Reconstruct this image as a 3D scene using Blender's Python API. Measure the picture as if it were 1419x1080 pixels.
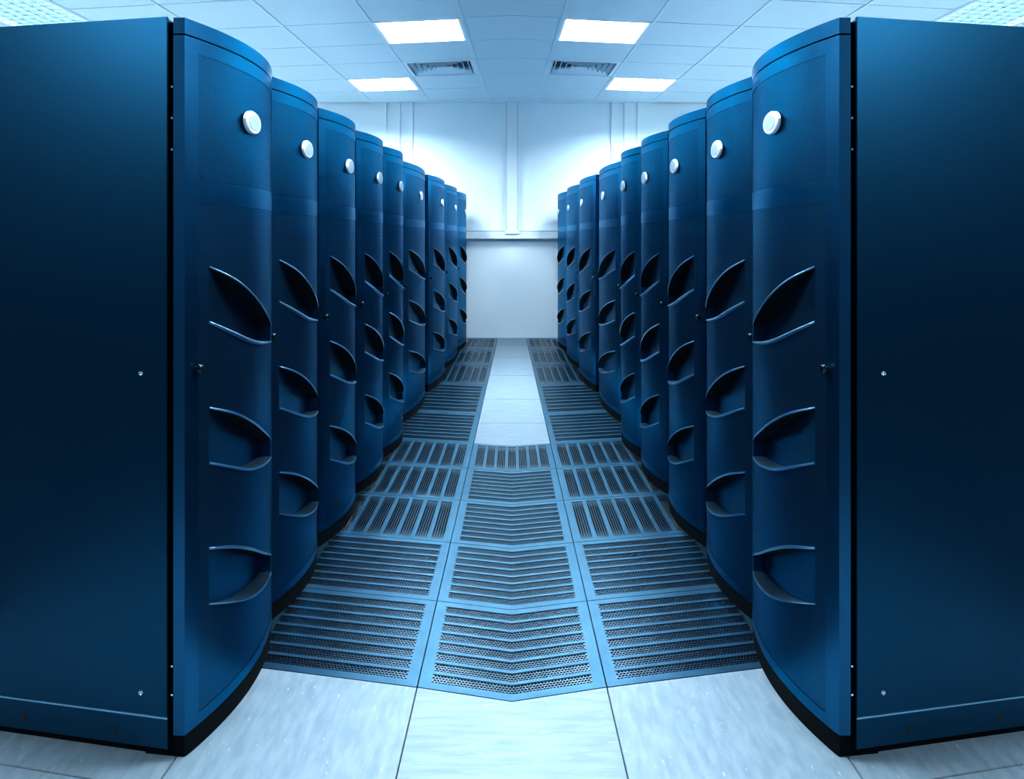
import bpy, bmesh, math, random
from mathutils import Vector, Matrix

random.seed(7)
scene = bpy.context.scene
COL = scene.collection
for o in list(bpy.data.objects):
    bpy.data.objects.remove(o)

# ------------------------------------------------------------------ camera
F_PX, W_PX, H_PX, HORIZON = 1123.0, 1419.0, 1080.0, 332.0
CAM_Z = 1.45
cam_data = bpy.data.cameras.new('camera')
cam_data.sensor_fit = 'HORIZONTAL'
cam_data.sensor_width = 36.0
cam_data.lens = 36.0 * F_PX / W_PX
cam_data.shift_y = -(H_PX / 2 - HORIZON) / W_PX
cam_data.clip_start = 0.05
cam = bpy.data.objects.new('camera', cam_data)
COL.objects.link(cam)
cam.location = (0, 0, CAM_Z)
cam.rotation_euler = (math.pi / 2, 0, 0)
scene.camera = cam

# ------------------------------------------------------------------ world, exposure
world = bpy.data.worlds.new('world')
scene.world = world
world.use_nodes = True
bg = world.node_tree.nodes.get('Background') or world.node_tree.nodes.new('ShaderNodeBackground')
bg.inputs[0].default_value = (0.2, 0.5, 0.9, 1)
bg.inputs[1].default_value = 0.0
scene.view_settings.view_transform = 'Standard'
scene.view_settings.look = 'None'
scene.view_settings.gamma = 1.0
scene.view_settings.use_curve_mapping = False
scene.view_settings.exposure = 0.0
scene.cycles.use_denoising = True
scene.cycles.max_bounces = 8
scene.cycles.diffuse_bounces = 5
scene.cycles.glossy_bounces = 4
scene.cycles.sample_clamp_indirect = 6.0

LAMP_COLOR = (0.68, 0.86, 1.0)
LAMP_POWER = 180.0          # emission strength of the tubes behind the louvres

SOFT_POWER = 7.0           # the dimmer fixture over the nearest racks

# ------------------------------------------------------------------ room figures
CEIL = 3.47
WALL_Y, NEAR_Y, SIDE_X = 11.95, -3.0, 5.7
RACK_TOP = 2.07

# ------------------------------------------------------------------ materials
def mat(name, color, rough=0.5, metal=0.0, spec=0.5, noise=None, bump=None, coat=0.0, emit=None):
    m = bpy.data.materials.new(name)
    m.use_nodes = True
    nt = m.node_tree
    b = nt.nodes['Principled BSDF']
    b.inputs['Base Color'].default_value = (*color, 1)
    b.inputs['Roughness'].default_value = rough
    b.inputs['Metallic'].default_value = metal
    b.inputs['Specular IOR Level'].default_value = spec
    b.inputs['Coat Weight'].default_value = coat
    if emit:
        b.inputs['Emission Color'].default_value = (*emit[0], 1)
        b.inputs['Emission Strength'].default_value = emit[1]
    if noise or bump:
        tc = nt.nodes.new('ShaderNodeTexCoord')
        mp = nt.nodes.new('ShaderNodeMapping')
        nt.links.new(tc.outputs['Object'], mp.inputs['Vector'])
    if noise:
        scale, stretch, amount, detail = noise
        mp.inputs['Scale'].default_value = stretch
        nz = nt.nodes.new('ShaderNodeTexNoise')
        nz.inputs['Scale'].default_value = scale
        nz.inputs['Detail'].default_value = detail
        nt.links.new(mp.outputs[0], nz.inputs['Vector'])
        rp = nt.nodes.new('ShaderNodeValToRGB')
        rp.color_ramp.elements[0].position = 0.3
        rp.color_ramp.elements[1].position = 0.7
        lo = [max(0, c * (1 - amount)) for c in color]
        hi = [min(1, c * (1 + amount)) for c in color]
        rp.color_ramp.elements[0].color = (*lo, 1)
        rp.color_ramp.elements[1].color = (*hi, 1)
        nt.links.new(nz.outputs['Fac'], rp.inputs[0])
        nt.links.new(rp.outputs[0], b.inputs['Base Color'])
    if bump:
        nb = nt.nodes.new('ShaderNodeTexNoise')
        nb.inputs['Scale'].default_value = bump[0]
        nb.inputs['Detail'].default_value = 3
        nt.links.new(tc.outputs['Object'], nb.inputs['Vector'])
        bp = nt.nodes.new('ShaderNodeBump')
        bp.inputs['Strength'].default_value = bump[1]
        bp.inputs['Distance'].default_value = 0.002
        nt.links.new(nb.outputs['Fac'], bp.inputs['Height'])
        nt.links.new(bp.outputs[0], b.inputs['Normal'])
    return m

EDGE_TINT = (0.40, 0.72, 1.0, 1)
def perforated_material(name, paint, pitch):
    """door sheet punched with a staggered grid of round holes (object space, y across, z up)"""
    m = mat(name, [c * 1.3 for c in paint], 0.33, 1.0, 0.5)
    nt = m.node_tree; N = nt.nodes; L = nt.links
    b = N['Principled BSDF']
    b.inputs['Specular Tint'].default_value = EDGE_TINT
    tc = N.new('ShaderNodeTexCoord'); sx = N.new('ShaderNodeSeparateXYZ')
    L.new(tc.outputs['Object'], sx.inputs[0])
    def M(op, a, bb=None, c=None):
        n = N.new('ShaderNodeMath'); n.operation = op
        for i, v in enumerate((a, bb, c)):
            if v is None: continue
            if isinstance(v, (int, float)): n.inputs[i].default_value = v
            else: L.new(v, n.inputs[i])
        return n.outputs[0]
    rz = M('DIVIDE', sx.outputs['Z'], pitch * 0.87)
    row = M('FLOOR', rz)
    fz = M('SUBTRACT', M('FRACT', rz), 0.5)
    off = M('MULTIPLY', M('FLOORED_MODULO', row, 2.0), 0.5)
    ry = M('ADD', M('DIVIDE', sx.outputs['Y'], pitch), off)
    fy = M('SUBTRACT', M('FRACT', ry), 0.5)
    d = M('SQRT', M('ADD', M('MULTIPLY', fz, fz), M('MULTIPLY', fy, fy)))
    hole = M('LESS_THAN', d, 0.34)
    dark = N.new('ShaderNodeBsdfDiffuse'); dark.inputs[0].default_value = (0.002, 0.004, 0.006, 1)
    mix = N.new('ShaderNodeMixShader')
    L.new(hole, mix.inputs[0]); L.new(b.outputs[0], mix.inputs[1]); L.new(dark.outputs[0], mix.inputs[2])
    L.new(mix.outputs[0], N['Material Output'].inputs['Surface'])
    return m

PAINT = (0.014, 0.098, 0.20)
M_PAINT = mat('rack_paint', PAINT, 0.30, 1.0, 0.5)
for m_ in (M_PAINT,): m_.node_tree.nodes['Principled BSDF'].inputs['Specular Tint'].default_value = EDGE_TINT
M_PERF = perforated_material('perforated_door_sheet', PAINT, 0.0062)
M_PERF_SHADED = perforated_material('perforated_sheet_shaded', [c * 0.55 for c in PAINT], 0.0062)  # door sheet darkened: the pocket's shade is put into its colour
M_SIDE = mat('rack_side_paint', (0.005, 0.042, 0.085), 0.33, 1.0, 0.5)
M_BLACK = mat('black_rubber_and_shade', (0.001, 0.002, 0.003), 0.8, 0, 0.05)  # also painted under the upper blades as their shade
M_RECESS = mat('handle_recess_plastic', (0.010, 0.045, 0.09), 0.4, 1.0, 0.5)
M_LIP = mat('handle_lip_metal', (0.20, 0.43, 0.60), 0.28, 1.0, 0.5)
M_BADGE = mat('badge_enamel', (0.85, 0.90, 0.92), 0.35, 0.0, 0.5)
M_BADGE_IN = mat('badge_emblem', (0.62, 0.72, 0.78), 0.3, 0.3, 0.5)
M_CHROME = mat('bright_steel', (0.75, 0.80, 0.85), 0.18, 1.0)
M_KNOB = mat('black_knob', (0.001, 0.002, 0.003), 0.12, 0.0, 0.35)
M_WALL = mat('painted_wall', (0.80, 0.88, 0.91), 0.6, 0, 0.3, noise=(1.5, (1, 1, 1), 0.02, 3))
M_DARKWALL = mat('unseen_dark_wall', (0.03, 0.06, 0.09), 0.6, 0, 0.3)  # unseen walls near the viewer, kept dark to shape the rack reflections
M_TRUNK = mat('white_plastic_trunking', (0.82, 0.86, 0.88), 0.35, 0, 0.5)
M_GROOVE_SHADE = mat('painted_groove_shade', (0.25, 0.40, 0.48), 0.7, 0, 0.2)  # flat strips coloured as the shade of a groove
M_CEIL = mat('ceiling_panel_pale_blue', (0.55, 0.68, 0.74), 0.7, 0, 0.3, noise=(60, (1, 1, 1), 0.03, 2))
M_VOID = mat('ceiling_void', (0.03, 0.05, 0.07), 0.9, 0, 0.1)
M_TEE = mat('ceiling_grid_bar', (0.58, 0.71, 0.77), 0.5, 0, 0.3)
M_BLADE = mat('louvre_white', (0.93, 0.95, 0.96), 0.35, 0, 0.5)
M_LOUVRE = mat('aluminium_louvre', (0.30, 0.44, 0.52), 0.4, 0.2, 0.5)
M_SIDEWALL = mat('grey_wall_paint', (0.55, 0.64, 0.68), 0.6, 0, 0.3)
M_VENT = mat('vent_aluminium', (0.68, 0.80, 0.87), 0.4, 0.1, 0.5)
M_TUBE = mat('lamp_panel', (0.9, 0.95, 1), 0.5, 0, 0.2, emit=(LAMP_COLOR, LAMP_POWER))
M_TUBE_SOFT = mat('soft_lamp_panel', (0.9, 0.95, 1), 0.5, 0, 0.2, emit=(LAMP_COLOR, SOFT_POWER))
M_DIFF = mat('added_opal_diffuser', (0.9, 0.95, 1), 0.5, 0, 0.2, emit=(LAMP_COLOR, LAMP_POWER * 0.4))  # added opal light, bright for the glint on the side panels
M_STEEL = mat('perforated_floor_steel', (0.043, 0.138, 0.21), 0.40, 1.0, 0.5, noise=(9, (1, 1, 1), 0.12, 4))
M_NET = mat('perforated_floor_sheet', (0.055, 0.10, 0.13), 0.30, 1.0, 0.5, noise=(40, (1, 1, 1), 0.18, 3))
M_PIT = mat('underfloor_void', (0.006, 0.011, 0.016), 0.9, 0, 0.1)
M_SLAB_DARK = mat('unseen_dark_slab', (0.05, 0.06, 0.07), 0.8, 0, 0.1)  # unseen floor kept dark so the side panels reflect little
M_SLAB_PALE = mat('pale_bounce_slab', (0.72, 0.78, 0.80), 0.5, 0, 0.3)  # unseen floor made pale to bounce light up to the ceiling

def lino_material(name, stretch):
    m = mat(name, (0.66, 0.74, 0.78), 0.45, 0.0, 0.4)
    nt = m.node_tree; N = nt.nodes; L = nt.links; b = N['Principled BSDF']
    tc = N.new('ShaderNodeTexCoord'); mp = N.new('ShaderNodeMapping')
    mp.inputs['Scale'].default_value = stretch
    mp.inputs['Rotation'].default_value = (0, 0, 0.12)
    L.new(tc.outputs['Object'], mp.inputs['Vector'])
    n1 = N.new('ShaderNodeTexNoise'); n1.inputs['Scale'].default_value = 40; n1.inputs['Detail'].default_value = 5
    L.new(mp.outputs[0], n1.inputs['Vector'])
    r1 = N.new('ShaderNodeValToRGB')
    r1.color_ramp.elements[0].position = 0.34; r1.color_ramp.elements[0].color = (0.145, 0.195, 0.23, 1)
    r1.color_ramp.elements[1].position = 0.66; r1.color_ramp.elements[1].color = (0.205, 0.26, 0.295, 1)
    L.new(n1.outputs['Fac'], r1.inputs[0])
    n2 = N.new('ShaderNodeTexNoise'); n2.inputs['Scale'].default_value = 110; n2.inputs['Detail'].default_value = 2
    L.new(mp.outputs[0], n2.inputs['Vector'])
    r2 = N.new('ShaderNodeValToRGB')
    r2.color_ramp.elements[0].position = 0.68; r2.color_ramp.elements[0].color = (0, 0, 0, 1)
    r2.color_ramp.elements[1].position = 0.74; r2.color_ramp.elements[1].color = (1, 1, 1, 1)
    L.new(n2.outputs['Fac'], r2.inputs[0])
    mx = N.new('ShaderNodeMix'); mx.data_type = 'RGBA'
    L.new(r2.outputs[0], mx.inputs[0]); L.new(r1.outputs[0], mx.inputs[6]); mx.inputs[7].default_value = (0.34, 0.40, 0.43, 1)
    L.new(mx.outputs[2], b.inputs['Base Color'])
    return m
M_LINO_LONG = lino_material('streaked_lino_lengthwise', (1.0, 0.22, 1))
M_LINO_CROSS = lino_material('streaked_lino_crosswise', (0.16, 1.0, 1))

# ------------------------------------------------------------------ mesh helpers
class MB:
    def __init__(self): self.v = []; self.f = []; self.smooth = False
    def quad(self, a, b, c, d):
        n = len(self.v); self.v += [a, b, c, d]; self.f.append((n, n + 1, n + 2, n + 3))
    def poly(self, pts):
        n = len(self.v); self.v += list(pts); self.f.append(tuple(range(n, n + len(pts))))
    def prism(self, pts, z0, z1):
        """closed prism over a plan polygon"""
        n = len(self.v); k = len(pts)
        self.v += [(p[0], p[1], z0) for p in pts] + [(p[0], p[1], z1) for p in pts]
        self.f.append(tuple(n + i for i in reversed(range(k))))
        self.f.append(tuple(n + k + i for i in range(k)))
        for i in range(k):
            j = (i + 1) % k
            self.f.append((n + i, n + j, n + k + j, n + k + i))
    def box(self, x0, x1, y0, y1, z0, z1):
        self.prism([(x0, y0), (x1, y0), (x1, y1), (x0, y1)], z0, z1)
    def lathe(self, profile, n=20, axis='x', center=(0, 0, 0)):
        """surface of revolution; profile = [(radius, height)] along the axis"""
        base = len(self.v)
        for r, h in profile:
            for i in range(n):
                t = 2 * math.pi * i / n
                c, s = r * math.cos(t), r * math.sin(t)
                p = {'x': (h, c, s), 'y': (c, h, s), 'z': (c, s, h)}[axis]
                self.v.append((p[0] + center[0], p[1] + center[1], p[2] + center[2]))
        for k in range(len(profile) - 1):
            for i in range(n):
                j = (i + 1) % n
                self.f.append((base + k * n + i, base + k * n + j, base + (k + 1) * n + j, base + (k + 1) * n + i))
        self.f.append(tuple(base + i for i in range(n)))
        self.f.append(tuple(base + (len(profile) - 1) * n + i for i in range(n)))
    def mesh(self, name, material, mirror=False, smooth=None, bevel=0.0, merge=True):
        me = bpy.data.meshes.new(name)
        v = [(-p[0], p[1], p[2]) for p in self.v] if mirror else self.v
        me.from_pydata(v, [], self.f)
        bm = bmesh.new(); bm.from_mesh(me)
        if merge: bmesh.ops.remove_doubles(bm, verts=bm.verts, dist=1e-5)
        if bevel:
            es = [e for e in bm.edges if len(e.link_faces) == 2 and e.calc_face_angle(0) > 0.6]
            bmesh.ops.bevel(bm, geom=es, offset=bevel, segments=2, affect='EDGES', clamp_overlap=True)
        bmesh.ops.recalc_face_normals(bm, faces=bm.faces)
        if smooth:
            for f in bm.faces: f.smooth = True
            for e in bm.edges:
                if len(e.link_faces) == 2 and e.calc_face_angle(0) > smooth: e.smooth = False
        bm.to_mesh(me); bm.free()
        me.materials.append(material)
        return me

def link(name, mesh, parent=None, loc=None):
    o = bpy.data.objects.new(name, mesh)
    COL.objects.link(o)
    if parent: o.parent = parent
    if loc: o.location = loc
    return o

def obj(name, mb, material, parent=None, **kw):
    return link(name, mb.mesh(name, material, **kw), parent)

def tag(o, label=None, cat=None, group=None, kind=None):
    if label: o['label'] = label
    if cat: o['category'] = cat
    if group: o['group'] = group
    if kind: o['kind'] = kind
    return o

def empty(name, loc=(0, 0, 0), rz=0.0):
    o = bpy.data.objects.new(name, None)
    o.empty_display_size = 0.1
    COL.objects.link(o)
    o.location = loc; o.rotation_euler = (0, 0, rz)
    return o

# ------------------------------------------------------------------ walls
def wall(name, x0, x1, y0, y1, z0, z1, label, material=M_DARKWALL):
    m = MB(); m.box(x0, x1, y0, y1, z0, z1)
    return tag(obj(name, m, material), label, 'wall', kind='structure')
wall('wall_far', -SIDE_X, SIDE_X, WALL_Y, WALL_Y + 0.15, -0.25, 3.75, 'pale end wall closing the aisle behind the last racks', M_WALL)
FRONT_Y = 2.8
for s_, side in ((-1, 'left'), (1, 'right')):
    xa_, xb_ = sorted((s_ * SIDE_X, s_ * (SIDE_X + 0.15)))
    wall('wall_' + side, xa_, xb_, FRONT_Y, WALL_Y + 0.15, -0.25, 3.75, 'pale side wall behind the %s row of racks' % side, M_SIDEWALL)
    wall('wall_front_' + side, xa_, xb_, NEAR_Y, FRONT_Y, -0.25, 3.75, 'unseen side wall %s of the viewer, darkened for the rack reflections' % side)
wall('wall_near', -SIDE_X, SIDE_X, NEAR_Y - 0.15, NEAR_Y, -0.25, 3.75, 'unseen wall behind the viewer, darkened for the rack reflections')

# horizontal cable trunking on the end wall: a body and a clip-on lid with a dark strip above painted as groove shade
t = MB()
t.box(-SIDE_X, SIDE_X, WALL_Y - 0.075, WALL_Y, 1.455, 1.585)
tr = tag(obj('trim_1', t, M_TRUNK), 'white horizontal cable trunking across the end wall', 'trunking', kind='structure')
t = MB(); t.box(-SIDE_X, SIDE_X, WALL_Y - 0.088, WALL_Y - 0.0751, 1.462, 1.562)
obj('trunking_lid', t, M_TRUNK, tr, bevel=0.003)
t = MB(); t.box(-SIDE_X, SIDE_X, WALL_Y - 0.0765, WALL_Y - 0.0751, 1.566, 1.578)
obj('groove_shade_strip', t, M_GROOVE_SHADE, tr)
# vertical trunking dropping from the ceiling to it, with a joint collar at the foot
t = MB(); t.box(-0.085, 0.085, WALL_Y - 0.06, WALL_Y, 1.586, CEIL)
tr = tag(obj('trim_2', t, M_TRUNK), 'wide white vertical trunking in the middle of the end wall', 'trunking', kind='structure')
for s in (-1, 1):
    t = MB(); t.box(s * 0.0851, s * 0.112, WALL_Y - 0.03, WALL_Y, 1.586, CEIL)
    obj('edge_strip', t, M_TRUNK, tr)
    t = MB(); t.box(s * 0.078, s * 0.0851, WALL_Y - 0.0612, WALL_Y - 0.06, 1.586, CEIL)
    obj('groove_shade_strip', t, M_GROOVE_SHADE, tr)
t = MB(); t.box(-0.105, 0.105, WALL_Y - 0.105, WALL_Y - 0.0885, 1.53, 1.583)
obj('joint_collar', t, M_TRUNK, tr, bevel=0.004)
n = 3
for s, side in ((-1, 'left'), (1, 'right')):
    for X, wd, what in ((1.86, 0.030, 'outer'), (1.665, 0.034, 'middle'), (1.475, 0.034, 'inner')):
        t = MB(); t.box(s * X - wd / 2, s * X + wd / 2, WALL_Y - 0.035, WALL_Y, 1.586, CEIL)
        tag(obj('trim_%d' % n, t, M_TRUNK, bevel=0.004),
            '%s of the three thin conduits on the %s of the end wall' % (what, side), 'conduit', kind='structure')
        n += 1

# ------------------------------------------------------------------ floor
LANE_A, LANE_B, TILE = 0.3357, 0.01086, 0.63
SK = 0.22
def floor_X(k, Y): return LANE_A - LANE_B * Y + TILE * k          # k-th lengthwise joint
def corner(k, R, sk=SK):
    """plan point where lengthwise joint k meets the row joint R (R is taken at X = 0.3); k None = the middle of the lane"""
    if k is None:
        return (0.0, min(R - sk * 0.36, WALL_Y - 0.012))
    a = LANE_A + TILE * k
    X = (a - LANE_B * (R - sk * 0.3)) / (1 + sk * LANE_B)
    Y = R + sk * (X - 0.3)
    if Y > WALL_Y - 0.012:
        Y = WALL_Y - 0.012; X = floor_X(k, Y)
    return (X, Y)
ROWS = [2.622 + 0.628 * i for i in range(6)] + [6.727, 8.07, 9.36, 10.71, 12.1]
FRONT = [2.622 - 0.628 * i for i in range(0, 5)]

fb = MB()
ZP = -0.22
fb.quad((-SIDE_X, NEAR_Y, ZP), (SIDE_X, NEAR_Y, ZP), (SIDE_X, WALL_Y, ZP), (-SIDE_X, WALL_Y, ZP))
floor = obj('floor', fb, M_PIT)
tag(floor, 'raised access floor of pale lino and perforated steel tiles', 'floor', kind='structure')
# plain slab under and behind the rack rows
for s in (-1, 1):
    m = MB()
    a = corner(1, 2.622); b = (floor_X(1, WALL_Y - 0.012), WALL_Y - 0.012); c = corner(3, 2.622); d = corner(3, FRONT[-1])
    o0 = corner(3, 2.622)
    def P(p): return (s * p[0], p[1])
    ys = c[1]
    m.prism([P(a), P(b), (s * SIDE_X, WALL_Y), (s * SIDE_X, ys), P(c)][::s], -0.2, 0.0)
    obj('floor_slab', m, M_SLAB_PALE, floor)
    m = MB()
    m.prism([(s * SIDE_X, ys), (s * SIDE_X, NEAR_Y), P((d[0], NEAR_Y)), P(d), P(c)][::s], -0.2, 0.0)
    obj('floor_slab', m, M_SLAB_DARK, floor)
m = MB(); d = corner(3, FRONT[-1]); e = corner(0, FRONT[-1])
m.prism([(-d[0], NEAR_Y), (d[0], NEAR_Y), (d[0], d[1]), (e[0], e[1]), corner(None, FRONT[-1]), (-e[0], e[1]), (-d[0], d[1])], -0.2, 0.0)
obj('floor_slab', m, M_SLAB_DARK, floor)

GAP = 0.0022
def bil(c, u, v):
    (ax, ay), (bx, by), (cx, cy), (dx, dy) = c      # a: u0v0, b: u1v0, c: u1v1, d: u0v1
    x = (ax * (1 - u) + bx * u) * (1 - v) + (dx * (1 - u) + cx * u) * v
    y = (ay * (1 - u) + by * u) * (1 - v) + (dy * (1 - u) + cy * u) * v
    return (x, y)
def shrink(c, g):
    cx = sum(p[0] for p in c) / len(c); cy = sum(p[1] for p in c) / len(c)
    return [(p[0] - g * (1 if p[0] > cx else -1 if p[0] < cx else 0), p[1] - g * (1 if p[1] > cy else -1)) for p in c]

def tile_maps(k, r0, r1, s, sk0=SK, sk1=SK):
    """functions (u, v) -> plan point. k 0.. = side column, None = middle column (bent along the lane's middle line)"""
    if k is not None:
        q = shrink([corner(k, r0, sk0), corner(k + 1, r0, sk0), corner(k + 1, r1, sk1), corner(k, r1, sk1)], GAP)
        return lambda u, v: (s * bil(q, u, v)[0], bil(q, u, v)[1])
    m0, m1 = corner(None, r0, sk0), corner(None, r1, sk1)
    e0, e1 = corner(0, r0, sk0), corner(0, r1, sk1)
    q = [(m0[0], m0[1] + GAP), (e0[0] - GAP, e0[1] + GAP), (e1[0] - GAP, e1[1] - GAP), (m1[0], m1[1] - GAP)]
    def f(u, v):                                      # u 0..1 from the left edge to the right edge
        w = abs(2 * u - 1)
        p = bil(q, w, v)
        return ((1 if u > 0.5 else -1) * p[0], p[1])
    return f

def plain_tile(k, r0, r1, s, material, sk0=SK, sk1=SK):
    f = tile_maps(k, r0, r1, s, sk0, sk1)
    m = MB()
    if k is None:
        m.prism([f(0, 0), f(0.5, 0), f(1, 0), f(1, 1), f(0.5, 1), f(0, 1)], -0.03, 0.0)
    else:
        m.prism([f(0, 0), f(1, 0), f(1, 1), f(0, 1)], -0.03, 0.0)
    return obj('floor_tile', m, material, floor, bevel=0.0012)

def band_net(f, u0, u1, v0, v1, nu, nv, slot):
    """perforated sheet: brick-staggered cells, each a ring of quads round a six-sided hole"""
    m = MB(); z = -0.0025
    du, dv = (u1 - u0) / nu, (v1 - v0) / nv
    def P(u, v):
        x, y = f(min(max(u, u0), u1), v); return (x, y, z)
    hx, hy = (0.385, 0.39) if not slot else (0.27, 0.492)
    hexa = [(0.5 - hx, 0.5 - hy * .62), (0.5, 0.5 - hy), (0.5 + hx, 0.5 - hy * .62), (0.5 + hx, 0.5 + hy * .62), (0.5, 0.5 + hy), (0.5 - hx, 0.5 + hy * .62)]
    rect = [(0, 0), (0.5, 0), (1, 0), (1, 1), (0.5, 1), (0, 1)]
    for r in range(nv):
        odd = r % 2 and not slot
        off = 0.5 if odd else 0.0
        n_c = nu - 1 if odd else nu
        for c in range(n_c):
            base = len(m.v)
            for (a, b) in rect: m.v.append(P(u0 + (c + off + a) * du, v0 + (r + b) * dv))
            for (a, b) in hexa: m.v.append(P(u0 + (c + off + a) * du, v0 + (r + b) * dv))
            for i in range(6):
                j = (i + 1) % 6
                m.f.append((base + i, base + j, base + 6 + j, base + 6 + i))
        if odd:
            m.quad(P(u0, v0 + r * dv), P(u0 + du / 2, v0 + r * dv), P(u0 + du / 2, v0 + (r + 1) * dv), P(u0, v0 + (r + 1) * dv))
            m.quad(P(u1 - du / 2, v0 + r * dv), P(u1, v0 + r * dv), P(u1, v0 + (r + 1) * dv), P(u1 - du / 2, v0 + (r + 1) * dv))
    return m

def perforated_tile(k, r0, r1, s, across, bands, nu, nv, sk0=SK, sk1=SK):
    """steel grate tile: a frame with ribs; every rib gap holds one perforated sheet"""
    f = tile_maps(k, r0, r1, s, sk0, sk1)
    mid = k is None
    bu, bv = (0.06 if not mid else 0.065), 0.06
    plate = MB()
    def slab(u0, u1, v0, v1):
        if mid and u0 < 0.5 < u1:
            plate.prism([f(u0, v0), f(0.5, v0), f(u1, v0), f(u1, v1), f(0.5, v1), f(u0, v1)], -0.03, 0.0)
        else:
            plate.prism([f(u0, v0), f(u1, v0), f(u1, v1), f(u0, v1)], -0.03, 0.0)
    slab(0, 1, 0, bv); slab(0, 1, 1 - bv, 1)
    slab(0, bu, bv, 1 - bv); slab(1 - bu, 1, bv, 1 - bv)
    spans = []
    lo, hi = (bv, 1 - bv) if across else (bu, 1 - bu)
    rib = 0.030 if across else 0.032
    w = (hi - lo - rib * (bands - 1)) / bands
    for i in range(bands):
        a = lo + i * (w + rib); spans.append((a, a + w))
        if i < bands - 1:
            if across: slab(bu, 1 - bu, a + w, a + w + rib)
            else: slab(a + w, a + w + rib, bv, 1 - bv)
    t = obj('floor_tile', plate, M_STEEL, floor, merge=False)
    t['label'] = 'perforated steel floor tile'
    for (a, b) in spans:
        if across: net = band_net(f, bu, 1 - bu, a, b, nu, nv, False)
        else: net = band_net(f, a, b, bv, 1 - bv, nu, nv, True)
        obj('perforated_band', net, M_NET, t, merge=False)
    return t

# front pale tiles
for i in range(len(FRONT) - 1):
    r1, r0 = FRONT[i], FRONT[i + 1]
    plain_tile(None, r0, r1, 1, M_LINO_CROSS)
    for s in (-1, 1):
        for k in range(3):
            plain_tile(k, r0, r1, s, M_LINO_LONG)
# steel grates, side columns (two rows banded across, three lengthwise, then two and three longer ones)
for s in (-1, 1):
    for i in range(10):
        r0, r1 = ROWS[i], ROWS[i + 1]
        if i < 2: perforated_tile(0, r0, r1, s, True, 8, 46, 4)
        elif i < 5: perforated_tile(0, r0, r1, s, False, 7, 5, 1)
        elif i < 7: perforated_tile(0, r0, r1, s, True, 8, 40, 4)
        else: perforated_tile(0, r0, r1, s, False, 7, 5, 1)
# steel grates, middle column
for i in range(5):
    r0, r1 = ROWS[i], ROWS[i + 1]
    if i < 4: perforated_tile(None, r0, r1, 1, True, 8, 48, 4)
    else: perforated_tile(None, r0, r1, 1, False, 7, 5, 1)
# pale tiles of the middle column beyond the grates
MIDR = [(5.763, SK), (6.40, 0.02), (7.35, 0.0), (8.63, 0.0), (9.95, 0.0), (11.1, 0.0), (12.1, 0.0)]
for (r0, k0), (r1, k1) in zip(MIDR[:-1], MIDR[1:]):
    plain_tile(None, r0, r1, 1, M_LINO_CROSS, k0, k1)

# ------------------------------------------------------------------ ceiling
CA, CB, CT, CSK = 0.648, 0.0258, 0.86, 0.17
CY0, CP = 7.51, 0.85
def ccorner(k, j):
    R = CY0 + CP * j
    if k is None: X, Y = 0.0, R - CSK * 1.25
    else:
        a = CA + CT * k
        X = (a - CB * (R - CSK * 1.25)) / (1 + CSK * CB); Y = R + CSK * (X - 1.25)
    if Y > WALL_Y - 0.004:
        Y = WALL_Y - 0.004
        if k is not None: X = CA + CT * k - CB * Y
    if Y < NEAR_Y:
        Y = NEAR_Y
        if k is not None: X = CA + CT * k - CB * Y
    if X > SIDE_X - 0.005: X = SIDE_X - 0.005
    return (X, Y)
J0, J1, KMAX = -13, 6, 6
LIGHTS = {}         # (k, j) -> number of rows
for key in ((0, 0), (1, 3), (0, -6)): LIGHTS[key] = 1
for key in ((4, -2), (3, 0), (4, -6), (4, -12)): LIGHTS[key] = 2  # all but the first are unseen fixtures added for bounce and reflections
VENTS = {(0, 2)}
covered = set()
for (k, j), n_ in LIGHTS.items():
    for q in range(n_): covered.add((k, j + q))
covered |= VENTS

cs = MB()
cs.box(-SIDE_X, SIDE_X, NEAR_Y, WALL_Y, CEIL + 0.14, CEIL + 0.2)
ceiling = obj('ceiling', cs, M_VOID)
tag(ceiling, 'suspended ceiling of pale square panels in a white grid', 'ceiling', kind='structure')
plain = MB()
def add_cell(k, j, s):
    if k is None:
        e0, e1, m0, m1 = ccorner(0, j), ccorner(0, j + 1), ccorner(None, j), ccorner(None, j + 1)
        if e1[1] - e0[1] < 0.03: return
        g = 0.006
        pts = [(-e0[0] + g, e0[1] + g), (m0[0], m0[1] + g), (e0[0] - g, e0[1] + g), (e1[0] - g, e1[1] - g), (m1[0], m1[1] - g), (-e1[0] + g, e1[1] - g)]
    else:
        q = [ccorner(k, j), ccorner(k + 1, j), ccorner(k + 1, j + 1), ccorner(k, j + 1)]
        if q[2][1] - q[1][1] < 0.03 or q[1][0] - q[0][0] < 0.03: return
        q = shrink(q, 0.008)
        pts = [(s * p[0], p[1]) for p in q]
    if (j + 1) * CP + CY0 < 5.2 or (k is not None and k > 4):
        plain.prism(pts, CEIL, CEIL + 0.018)
    else:
        m = MB(); m.prism(pts, CEIL, CEIL + 0.018)
        obj('ceiling_panel', m, M_CEIL, ceiling)
for j in range(J0, J1):
    add_cell(None, j, 1)
    for k in range(KMAX):
        if (k, j) in covered: continue
        for s in (-1, 1): add_cell(k, j, s)
o = obj('ceiling_panel_field', plain, M_CEIL, ceiling, merge=False)
o['kind'] = 'stuff'
for k in range(KMAX):
    for s in (-1, 1):
        m = MB()
        p0 = (CA + CT * k - CB * NEAR_Y, NEAR_Y); p1 = (CA + CT * k - CB * WALL_Y, WALL_Y - 0.002)
        hw = 0.013
        m.prism([(s * (p0[0] - hw), p0[1]), (s * (p0[0] + hw), p0[1]), (s * (p1[0] + hw), p1[1]), (s * (p1[0] - hw), p1[1])], CEIL - 0.008, CEIL - 0.0005)
        obj('grid_bar', m, M_TEE, ceiling)

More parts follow.
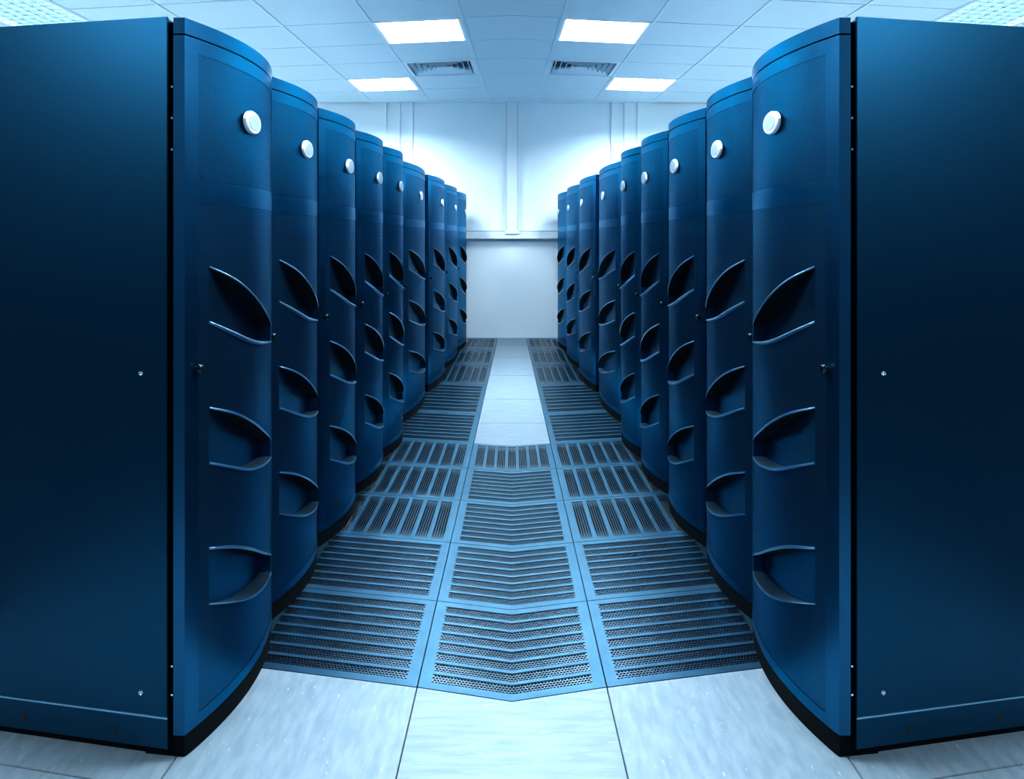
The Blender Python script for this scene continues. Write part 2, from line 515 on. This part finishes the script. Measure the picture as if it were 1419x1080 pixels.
# ------------------------------------------------------------------ ceiling lights with egg-crate louvres
BLADE_H = 0.036
def make_light(k, j, n_rows, s, label, single_blades, diffuser=False):
    q = [ccorner(k, j), ccorner(k + 1, j), ccorner(k + 1, j + n_rows), ccorner(k, j + n_rows)]
    q = shrink(q, 0.012)
    cx = sum(p[0] for p in q) / 4; cy = sum(p[1] for p in q) / 4
    loc = (s * cx, cy, CEIL)
    root = empty('ceiling_light', loc)
    tag(root, label, 'light', 'louvred ceiling lights')
    loc_q = [(s * (p[0] - cx), p[1] - cy) for p in q]
    def P(u, v): return bil(loc_q, u, v)
    fr = MB(); e = 0.035; ev = e / n_rows
    for (u0, u1, v0, v1) in ((0, 1, 0, ev), (0, 1, 1 - ev, 1), (0, e, ev, 1 - ev), (1 - e, 1, ev, 1 - ev)):
        fr.prism([P(u0, v0), P(u1, v0), P(u1, v1), P(u0, v1)], -0.006, 0.062)
    obj('frame', fr, M_BLADE, root, merge=False)
    em = MB(); pts = [P(e, ev), P(1 - e, ev), P(1 - e, 1 - ev), P(e, 1 - ev)]
    em.prism(pts, *((0.002, 0.014) if diffuser else (0.050, 0.062)))
    obj('diffuser' if diffuser else 'lamp_panel', em, M_DIFF if diffuser else M_TUBE_SOFT if single_blades else M_TUBE, root)
    if diffuser: return root
    nb = 7; th = 0.022 if single_blades else 0.006
    all_b = MB()
    def blade(u0, u1, v0, v1):
        m = MB() if single_blades else all_b
        m.prism([P(u0, v0), P(u1, v0), P(u1, v1), P(u0, v1)], 0.0, BLADE_H)
        if single_blades: obj('louvre_blade', m, M_LOUVRE, root)
    for i in range(1, nb):
        u = e + (1 - 2 * e) * i / nb
        blade(u - th / 2, u + th / 2, ev, 1 - ev)
    for i in range(1, nb * n_rows):
        v = ev + (1 - 2 * ev) * i / (nb * n_rows)
        blade(e, 1 - e, v - th / 2 / n_rows, v + th / 2 / n_rows)
    if not single_blades: obj('louvre', all_b, M_BLADE, root, merge=False)
    return root
LIGHT_NAMES = {
    (0, 0): 'bright square ceiling light above the aisle, %s of the middle panels',
    (1, 3): 'bright ceiling light close to the end wall on the %s',
    (4, -2): 'egg-crate louvre light in the top %s corner above the nearest rack',
    (0, -6): 'ceiling light over the near part of the aisle, %s side',
    (3, 0): 'added unseen louvre light over the far end of the %s side aisle',
    (4, -6): 'added unseen louvre light over the near part of the %s side aisle',
    (4, -12): 'added unseen opal light behind the viewer, far %s side'}
for (k, j), n_ in LIGHTS.items():
    for s, side in ((-1, 'left'), (1, 'right')):
        make_light(k, j, n_, s, LIGHT_NAMES[(k, j)] % side, (k, j) == (4, -2), (k, j) == (4, -12))

# ------------------------------------------------------------------ four-way ceiling vents
def make_vent(k, j, s, label):
    q = shrink([ccorner(k, j), ccorner(k + 1, j), ccorner(k + 1, j + 1), ccorner(k, j + 1)], 0.012)
    cx = sum(p[0] for p in q) / 4; cy = sum(p[1] for p in q) / 4
    root = empty('ceiling_vent', (s * cx, cy, CEIL))
    tag(root, label, 'vent', 'ceiling vents')
    lq = [(s * (p[0] - cx), p[1] - cy) for p in q]
    def P(h, sx, sy): return bil(lq, 0.5 + sx * h, 0.5 + sy * h)
    def ring(m, h0, z0, h1, z1, th=0.004):
        for a, b in (((-1, -1), (1, -1)), ((1, -1), (1, 1)), ((1, 1), (-1, 1)), ((-1, 1), (-1, -1))):
            A, B, C, D = P(h0, *a), P(h0, *b), P(h1, *b), P(h1, *a)
            m.quad((*A, z0), (*B, z0), (*C, z1), (*D, z1))
            m.quad((*A, z0 + th), (*B, z0 + th), (*C, z1 + th), (*D, z1 + th))
    fr = MB(); ring(fr, 0.5, 0.0, 0.44, -0.006); ring(fr, 0.44, -0.006, 0.43, 0.09)
    obj('frame', fr, M_VENT, root, merge=False)
    bk = MB(); bk.prism([P(0.45, -1, -1), P(0.45, 1, -1), P(0.45, 1, 1), P(0.45, -1, 1)], 0.09, 0.1)
    obj('backing', bk, M_VOID, root)
    for i in range(5):
        h = 0.41 - i * 0.08
        m = MB(); ring(m, h, 0.0, h - 0.034, 0.042)
        obj('louvre_ring', m, M_VENT, root, merge=False)
    return root
for (k, j) in VENTS:
    make_vent(k, j, -1, 'square louvred air vent in the ceiling left of the middle panels')
    make_vent(k, j, 1, 'square louvred air vent in the ceiling right of the middle panels')

# ------------------------------------------------------------------ server racks
# local frame (left row): x towards the aisle, y along the row away from the viewer, origin at the near door corner on the floor
BULGE = 0.064
DOOR_T = 0.032
BODY_D = 0.95
SKEW = 0.178            # the cabinet sides run back at a slant to the row
Z_DOOR0, Z_DOOR1, Z_CAP = 0.064, 2.021, RACK_TOP
PERF = [(0.098, 1.554), (1.619, 1.979)]
TIPS = [1.368, 0.957, 0.547]
ZU = [(0.0, 0.0), (0.24, -0.045), (0.47, -0.100), (0.71, -0.161), (1.0, -0.224)]
ZL = [(0.0, -0.157), (0.24, -0.204), (0.44, -0.238), (0.64, -0.2585), (1.0, -0.282)]
def interp(tab, t):
    # smooth (Catmull-Rom) interpolation
    n = len(tab)
    for i in range(n - 1):
        if t <= tab[i + 1][0] + 1e-9:
            x0, y0 = tab[i]; x1, y1 = tab[i + 1]
            xm, ym = tab[i - 1] if i > 0 else (2 * x0 - x1, 2 * y0 - y1)
            xp, yp = tab[i + 2] if i + 2 < n else (2 * x1 - x0, 2 * y1 - y0)
            m0 = (y1 - ym) / (x1 - xm) * (x1 - x0); m1 = (yp - y0) / (xp - x0) * (x1 - x0)
            u = (t - x0) / (x1 - x0)
            return (2*u**3 - 3*u*u + 1)*y0 + (u**3 - 2*u*u + u)*m0 + (-2*u**3 + 3*u*u)*y1 + (u**3 - u*u)*m1
    return tab[-1][1]

def rack_meshes(w, mirror):
    """mesh data of one rack kind: {part name: [(mesh, location)]}"""
    R = {}
    def arc(a):
        q = (a - w / 2) / (w / 2)
        return BULGE * (1 - q * q)
    def slope(a): return -BULGE * 2 * (a - w / 2) / (w / 2) ** 2
    m0, m1 = 0.070 * w, 0.925 * w                  # perforated field across
    h0, h1 = 0.132 * w, 0.835 * w                  # handle pockets across
    NA = 44
    def grid(a0, a1, n): return [a0 + (a1 - a0) * i / n for i in range(n + 1)]
    cols = sorted(set([round(v, 6) for v in grid(0, m0, 3) + grid(m0, h0, 3) + grid(h0, h1, 26) + grid(h1, m1, 2) + grid(m1, w, 3)]))
    def zu(i, a): return TIPS[i] + interp(ZU, (a - h0) / (h1 - h0))
    def zl(i, a): return TIPS[i] + interp(ZL, (a - h0) / (h1 - h0))
    # --- door skin: painted frame
    fm = MB()
    def strip(mb, a, b, za, zb, ta, tb, du=0.0):
        mb.quad((arc(a) + du, a, za), (arc(b) + du, b, zb), (arc(b) + du, b, tb), (arc(a) + du, a, ta))
    for a, b in zip(cols[:-1], cols[1:]):
        inside = a >= m0 - 1e-6 and b <= m1 + 1e-6
        if not inside:
            strip(fm, a, b, Z_DOOR0, Z_DOOR0, Z_DOOR1, Z_DOOR1)
        else:
            for z0, z1 in ((Z_DOOR0, PERF[0][0]), (PERF[0][1], PERF[1][0]), (PERF[1][1], Z_DOOR1)):
                strip(fm, a, b, z0, z0, z1, z1)
    for z in (Z_DOOR0, Z_DOOR1):
        for a, b in zip(cols[:-1], cols[1:]):
            fm.quad((-DOOR_T, a, z), (-DOOR_T, b, z), (arc(b), b, z), (arc(a), a, z))
    for a in (0, w):
        fm.quad((-DOOR_T, a, Z_DOOR0), (0, a, Z_DOOR0), (0, a, Z_DOOR1), (-DOOR_T, a, Z_DOOR1))
    fm.quad((-DOOR_T, 0, Z_DOOR0), (-DOOR_T, w, Z_DOOR0), (-DOOR_T, w, Z_DOOR1), (-DOOR_T, 0, Z_DOOR1))
    R['door'] = [(fm.mesh('door', M_PAINT, mirror, smooth=0.5), (0, 0, 0))]
    # --- perforated sheets
    lo = MB(); up = MB()
    for a, b in zip(cols[:-1], cols[1:]):
        if not (a >= m0 - 1e-6 and b <= m1 + 1e-6): continue
        strip(up, a, b, PERF[1][0], PERF[1][0], PERF[1][1], PERF[1][1], -0.0015)
        if a >= h0 - 1e-6 and b <= h1 + 1e-6:
            za = zb = PERF[0][0]
            for i in (2, 1, 0):
                strip(lo, a, b, za, zb, zl(i, a), zl(i, b), -0.0015)
                za, zb = zu(i, a), zu(i, b)
            strip(lo, a, b, za, zb, PERF[0][1], PERF[0][1], -0.0015)
        else:
            strip(lo, a, b, PERF[0][0], PERF[0][0], PERF[0][1], PERF[0][1], -0.0015)
    R['perforated_sheet'] = [(lo.mesh('perforated_sheet', M_PERF, mirror, smooth=0.6), (0, 0, 0)),
                             (up.mesh('perforated_sheet', M_PERF, mirror, smooth=0.6), (0, 0, 0))]
    # --- handle pockets: a slanting recess with an upper and a lower blade
    hs = grid(h0, h1, 26)
    d_end = -0.004
    def back(a):
        t = (a - h0) / (h1 - h0)
        return arc(h0) * (1 - t) + d_end * t - 0.0015
    R['handle_pocket'] = []; R['blade'] = []
    for i in range(3):
        hm = MB()
        for a, b in zip(hs[:-1], hs[1:]):
            hm.quad((back(a), a, zl(i, a)), (back(b), b, zl(i, b)), (back(b), b, zu(i, b)), (back(a), a, zu(i, a)))
        nback = len(hm.f)
        hm.quad((back(h1), h1, zl(i, h1)), (arc(h1), h1, zl(i, h1)), (arc(h1), h1, zu(i, h1)), (back(h1), h1, zu(i, h1)))
        me_p = hm.mesh('handle_pocket', M_PERF_SHADED, mirror, smooth=0.5)
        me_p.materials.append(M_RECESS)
        for pf in me_p.polygons:
            if all(abs(me_p.vertices[vi].co.y - h1) < 1e-4 for vi in pf.vertices): pf.material_index = 1
        R['handle_pocket'].append((me_p, (0, 0, 0)))
        pair = []
        for upper in (True, False):
            bm_ = MB(); rings = []
            for a in hs:
                t = (a - h0) / (h1 - h0)
                z = zu(i, a) if upper else zl(i, a)
                p = math.sin(math.pi * min(1, t * 0.86 + 0.06)) ** 0.8
                out = arc(a) + (0.010 * p + 0.001)          # proud of the door
                inn = back(a) - 0.001
                th = (0.0035 + 0.0075 * p)
                sgn = 1 if upper else -1
                # section: a thin blade, outer edge rounded
                z_in = z + sgn * 0.001
                sec = [(inn, z_in), (inn, z_in + sgn * th), (arc(a), z + sgn * th), (out - 0.002, z + sgn * th * 0.72),
                       (out, z + sgn * th * 0.30), (out - 0.002, z - sgn * 0.001)]
                rings.append([(u, a, zz) for u, zz in sec])
            for r0, r1 in zip(rings[:-1], rings[1:]):
                for q in range(6):
                    q2 = (q + 1) % 6
                    bm_.quad(r0[q], r1[q], r1[q2], r0[q2])
            bm_.poly(rings[0]); bm_.poly(rings[-1])
            me_b = bm_.mesh('blade', M_LIP, mirror, smooth=0.7, merge=False)
            if upper:                                      # the shade under the upper blade, painted black
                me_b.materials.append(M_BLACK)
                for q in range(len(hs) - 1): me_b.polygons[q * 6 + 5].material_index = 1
            pair.append((me_b, (0, 0, 0)))
        R['blade'].append(pair)
    # --- cap over the door, curved skirt below it
    plan = [(-DOOR_T, 0)] + [(arc(a), a) for a in cols] + [(-DOOR_T, w)]
    cp = MB(); cp.prism(plan, Z_DOOR1 + 0.005, Z_CAP)
    R['top_cap'] = [(cp.mesh('top_cap', M_PAINT, mirror, smooth=0.5), (0, 0, 0))]
    sk = MB(); sk.prism([(-0.12, 0.02)] + [(arc(a) - 0.004, min(max(a, 0.006), w - 0.006)) for a in cols] + [(-0.12, w - 0.02)], 0.0, Z_DOOR0 - 0.003)
    R['skirt'] = [(sk.mesh('skirt', M_BLACK, mirror, smooth=0.5), (0, 0, 0))]
    # --- badge, knob, hinge bolts
    bd = MB(); ac = 0.455 * w
    bd.lathe([(0.030, -0.002), (0.0365, 0.0), (0.0365, 0.008), (0.034, 0.0115), (0.029, 0.012)], 28, 'x')
    bd.v = [(p[0], p[1] * 1.9, p[2]) for p in bd.v]
    R['badge'] = [(bd.mesh('badge', M_BADGE, mirror, smooth=0.5), ((arc(ac) + 0.002), ac, 1.825))]
    be = MB(); be.lathe([(0.0255, 0.0), (0.0255, 0.0012), (0.023, 0.0018)], 24, 'x')
    be.v = [(p[0], p[1] * 1.9, p[2]) for p in be.v]
    R['emblem'] = [(be.mesh('emblem', M_BADGE_IN, mirror), (0.0121 * (-1 if mirror else 1), 0, 0))]
    kn = MB(); ak = 0.042
    kn.lathe([(0.008, -0.002), (0.008, 0.006), (0.0135, 0.008), (0.015, 0.013), (0.014, 0.017), (0.0105, 0.0205), (0.005, 0.0225)], 20, 'x')
    R['latch_knob'] = [(kn.mesh('latch_knob', M_KNOB, mirror, smooth=0.9), (arc(ak), ak, 1.082))]
    bo = MB(); bo.lathe([(0.0032, 0), (0.0032, 0.004), (0.002, 0.0055)], 10, 'y')
    bm_bolt = bo.mesh('hinge_bolt', M_CHROME, mirror, smooth=0.9)
    bo2 = MB()
    R['hinge_bolt'] = [(bm_bolt, (-DOOR_T - 0.006, 0.0035, z)) for z in (1.878, 1.79, 1.702, 0.255, 0.175)]
    # --- cabinet body (slanting sides), side panel, kick panel, plinth
    xb = -DOOR_T - 0.014
    def S(x): return (xb - x) * SKEW
    def quadplan(x0, x1, y0, y1): return [(x0, y0 + S(x0)), (x0, y1 + S(x0)), (x1, y1 + S(x1)), (x1, y0 + S(x1))]
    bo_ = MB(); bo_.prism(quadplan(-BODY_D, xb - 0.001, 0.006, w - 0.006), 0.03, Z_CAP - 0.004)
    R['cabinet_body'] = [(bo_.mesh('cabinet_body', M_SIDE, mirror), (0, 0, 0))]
    hg = MB(); hg.prism([(xb - 0.001, 0.010), (xb - 0.001, w - 0.010), (-DOOR_T + 0.0005, w - 0.010), (-DOOR_T + 0.0005, 0.010)], Z_DOOR0, Z_CAP - 0.01)
    R['hinge_strip'] = [(hg.mesh('hinge_strip', M_BLACK, mirror), (0, 0, 0))]
    pl = MB(); pl.prism(quadplan(-BODY_D + 0.03, xb - 0.012, 0.014, w - 0.014), 0.0, 0.03)
    R['plinth'] = [(pl.mesh('plinth', M_BLACK, mirror), (0, 0, 0))]
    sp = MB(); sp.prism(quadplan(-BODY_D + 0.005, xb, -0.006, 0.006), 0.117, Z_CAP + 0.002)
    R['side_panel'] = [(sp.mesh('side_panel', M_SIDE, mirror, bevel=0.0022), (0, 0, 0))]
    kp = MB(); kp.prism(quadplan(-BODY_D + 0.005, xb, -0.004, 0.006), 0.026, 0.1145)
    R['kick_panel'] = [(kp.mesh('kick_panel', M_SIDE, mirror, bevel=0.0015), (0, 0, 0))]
    ed = MB(); ed.prism(quadplan(-BODY_D + 0.005, xb, -0.0075, 0.004), 0.1122, 0.1172)
    R['edge_trim'] = [(ed.mesh('edge_trim', M_LIP, mirror), (0, 0, 0))]
    sc = MB(); sc.lathe([(0.0075, 0.002), (0.0075, -0.002), (0.005, -0.0045), (0.0035, -0.0030)], 14, 'y')
    ms = sc.mesh('screw', M_CHROME, mirror, smooth=0.9)
    sd = MB(); sd.lathe([(0.009, 0.002), (0.009, -0.001), (0.006, -0.002)], 14, 'y')
    md = sd.mesh('dark_screw', M_KNOB, mirror, smooth=0.9)
    R['screw'] = [(ms, (xs, S(xs) - 0.006, z)) for xs, z in ((xb - 0.082, 1.074), (xb - 0.082, 0.178))]
    R['screw'] += [(md, (xs, S(xs) - 0.004, 0.062)) for xs in (xb - 0.165, xb - 0.455, xb - 0.75)]
    return R

NEAR_W, FAR_W = 0.755, 1.325
PLACES = [(2.64, 0.840, NEAR_W), (3.41, 0.857, NEAR_W), (4.19, 0.836, NEAR_W), (4.98, 0.812, NEAR_W), (5.745, 0.786, NEAR_W),
          (7.03, 0.785, FAR_W), (8.375, 0.717, FAR_W), (9.72, 0.674, FAR_W), (11.065, 0.634, FAR_W)]
ORD = ['nearest', 'second', 'third', 'fourth', 'fifth', 'sixth', 'seventh', 'eighth', 'ninth and last']
YAW = 0.026
for s, side in ((-1, 'left'), (1, 'right')):
    kinds = {w: rack_meshes(w, s == 1) for w in (NEAR_W, FAR_W)}
    for i, (yc, xa, w) in enumerate(PLACES):
        R = kinds[w]
        Xc = xa + BULGE + YAW * w / 2          # near corner, outwards
        root = empty('server_rack', (s * Xc, yc - w / 2, 0), YAW * s)
        lab = {0: 'nearest server rack of the %s row, its dark side panel in full view',
               8: 'ninth and last server rack of the %s row, beside the end wall'}.get(i,
               ORD[i] + ' server rack from the front in the %s row')
        tag(root, lab % side, 'server rack', 'server racks of the %s row' % side)
        sg = 1 if s == -1 else -1
        def put(name, me_loc, parent):
            me, l = me_loc
            return link(name, me, parent, (l[0] * sg, l[1], l[2]) if parent is root else l)
        for nm in ('door', 'perforated_sheet', 'top_cap', 'skirt', 'hinge_strip', 'cabinet_body', 'plinth', 'side_panel', 'latch_knob'):
            for ml in R[nm]:
                if nm == 'side_panel':
                    pnl = put(nm, ml, root)
                else: put(nm, ml, root)
        for ml, pair in zip(R['handle_pocket'], R['blade']):
            h = put('handle_pocket', ml, root)
            for b in pair: link('blade', b[0], h)
        b = put('badge', R['badge'][0], root); b['label'] = 'round white badge'
        link('emblem', R['emblem'][0][0], b, R['emblem'][0][1])
        if i == 0:
            for ml in R['hinge_bolt']: put('hinge_bolt', ml, root)
            put('kick_panel', R['kick_panel'][0], root); put('edge_trim', R['edge_trim'][0], root)
            for ml in R['screw']: put('screw', ml, root)
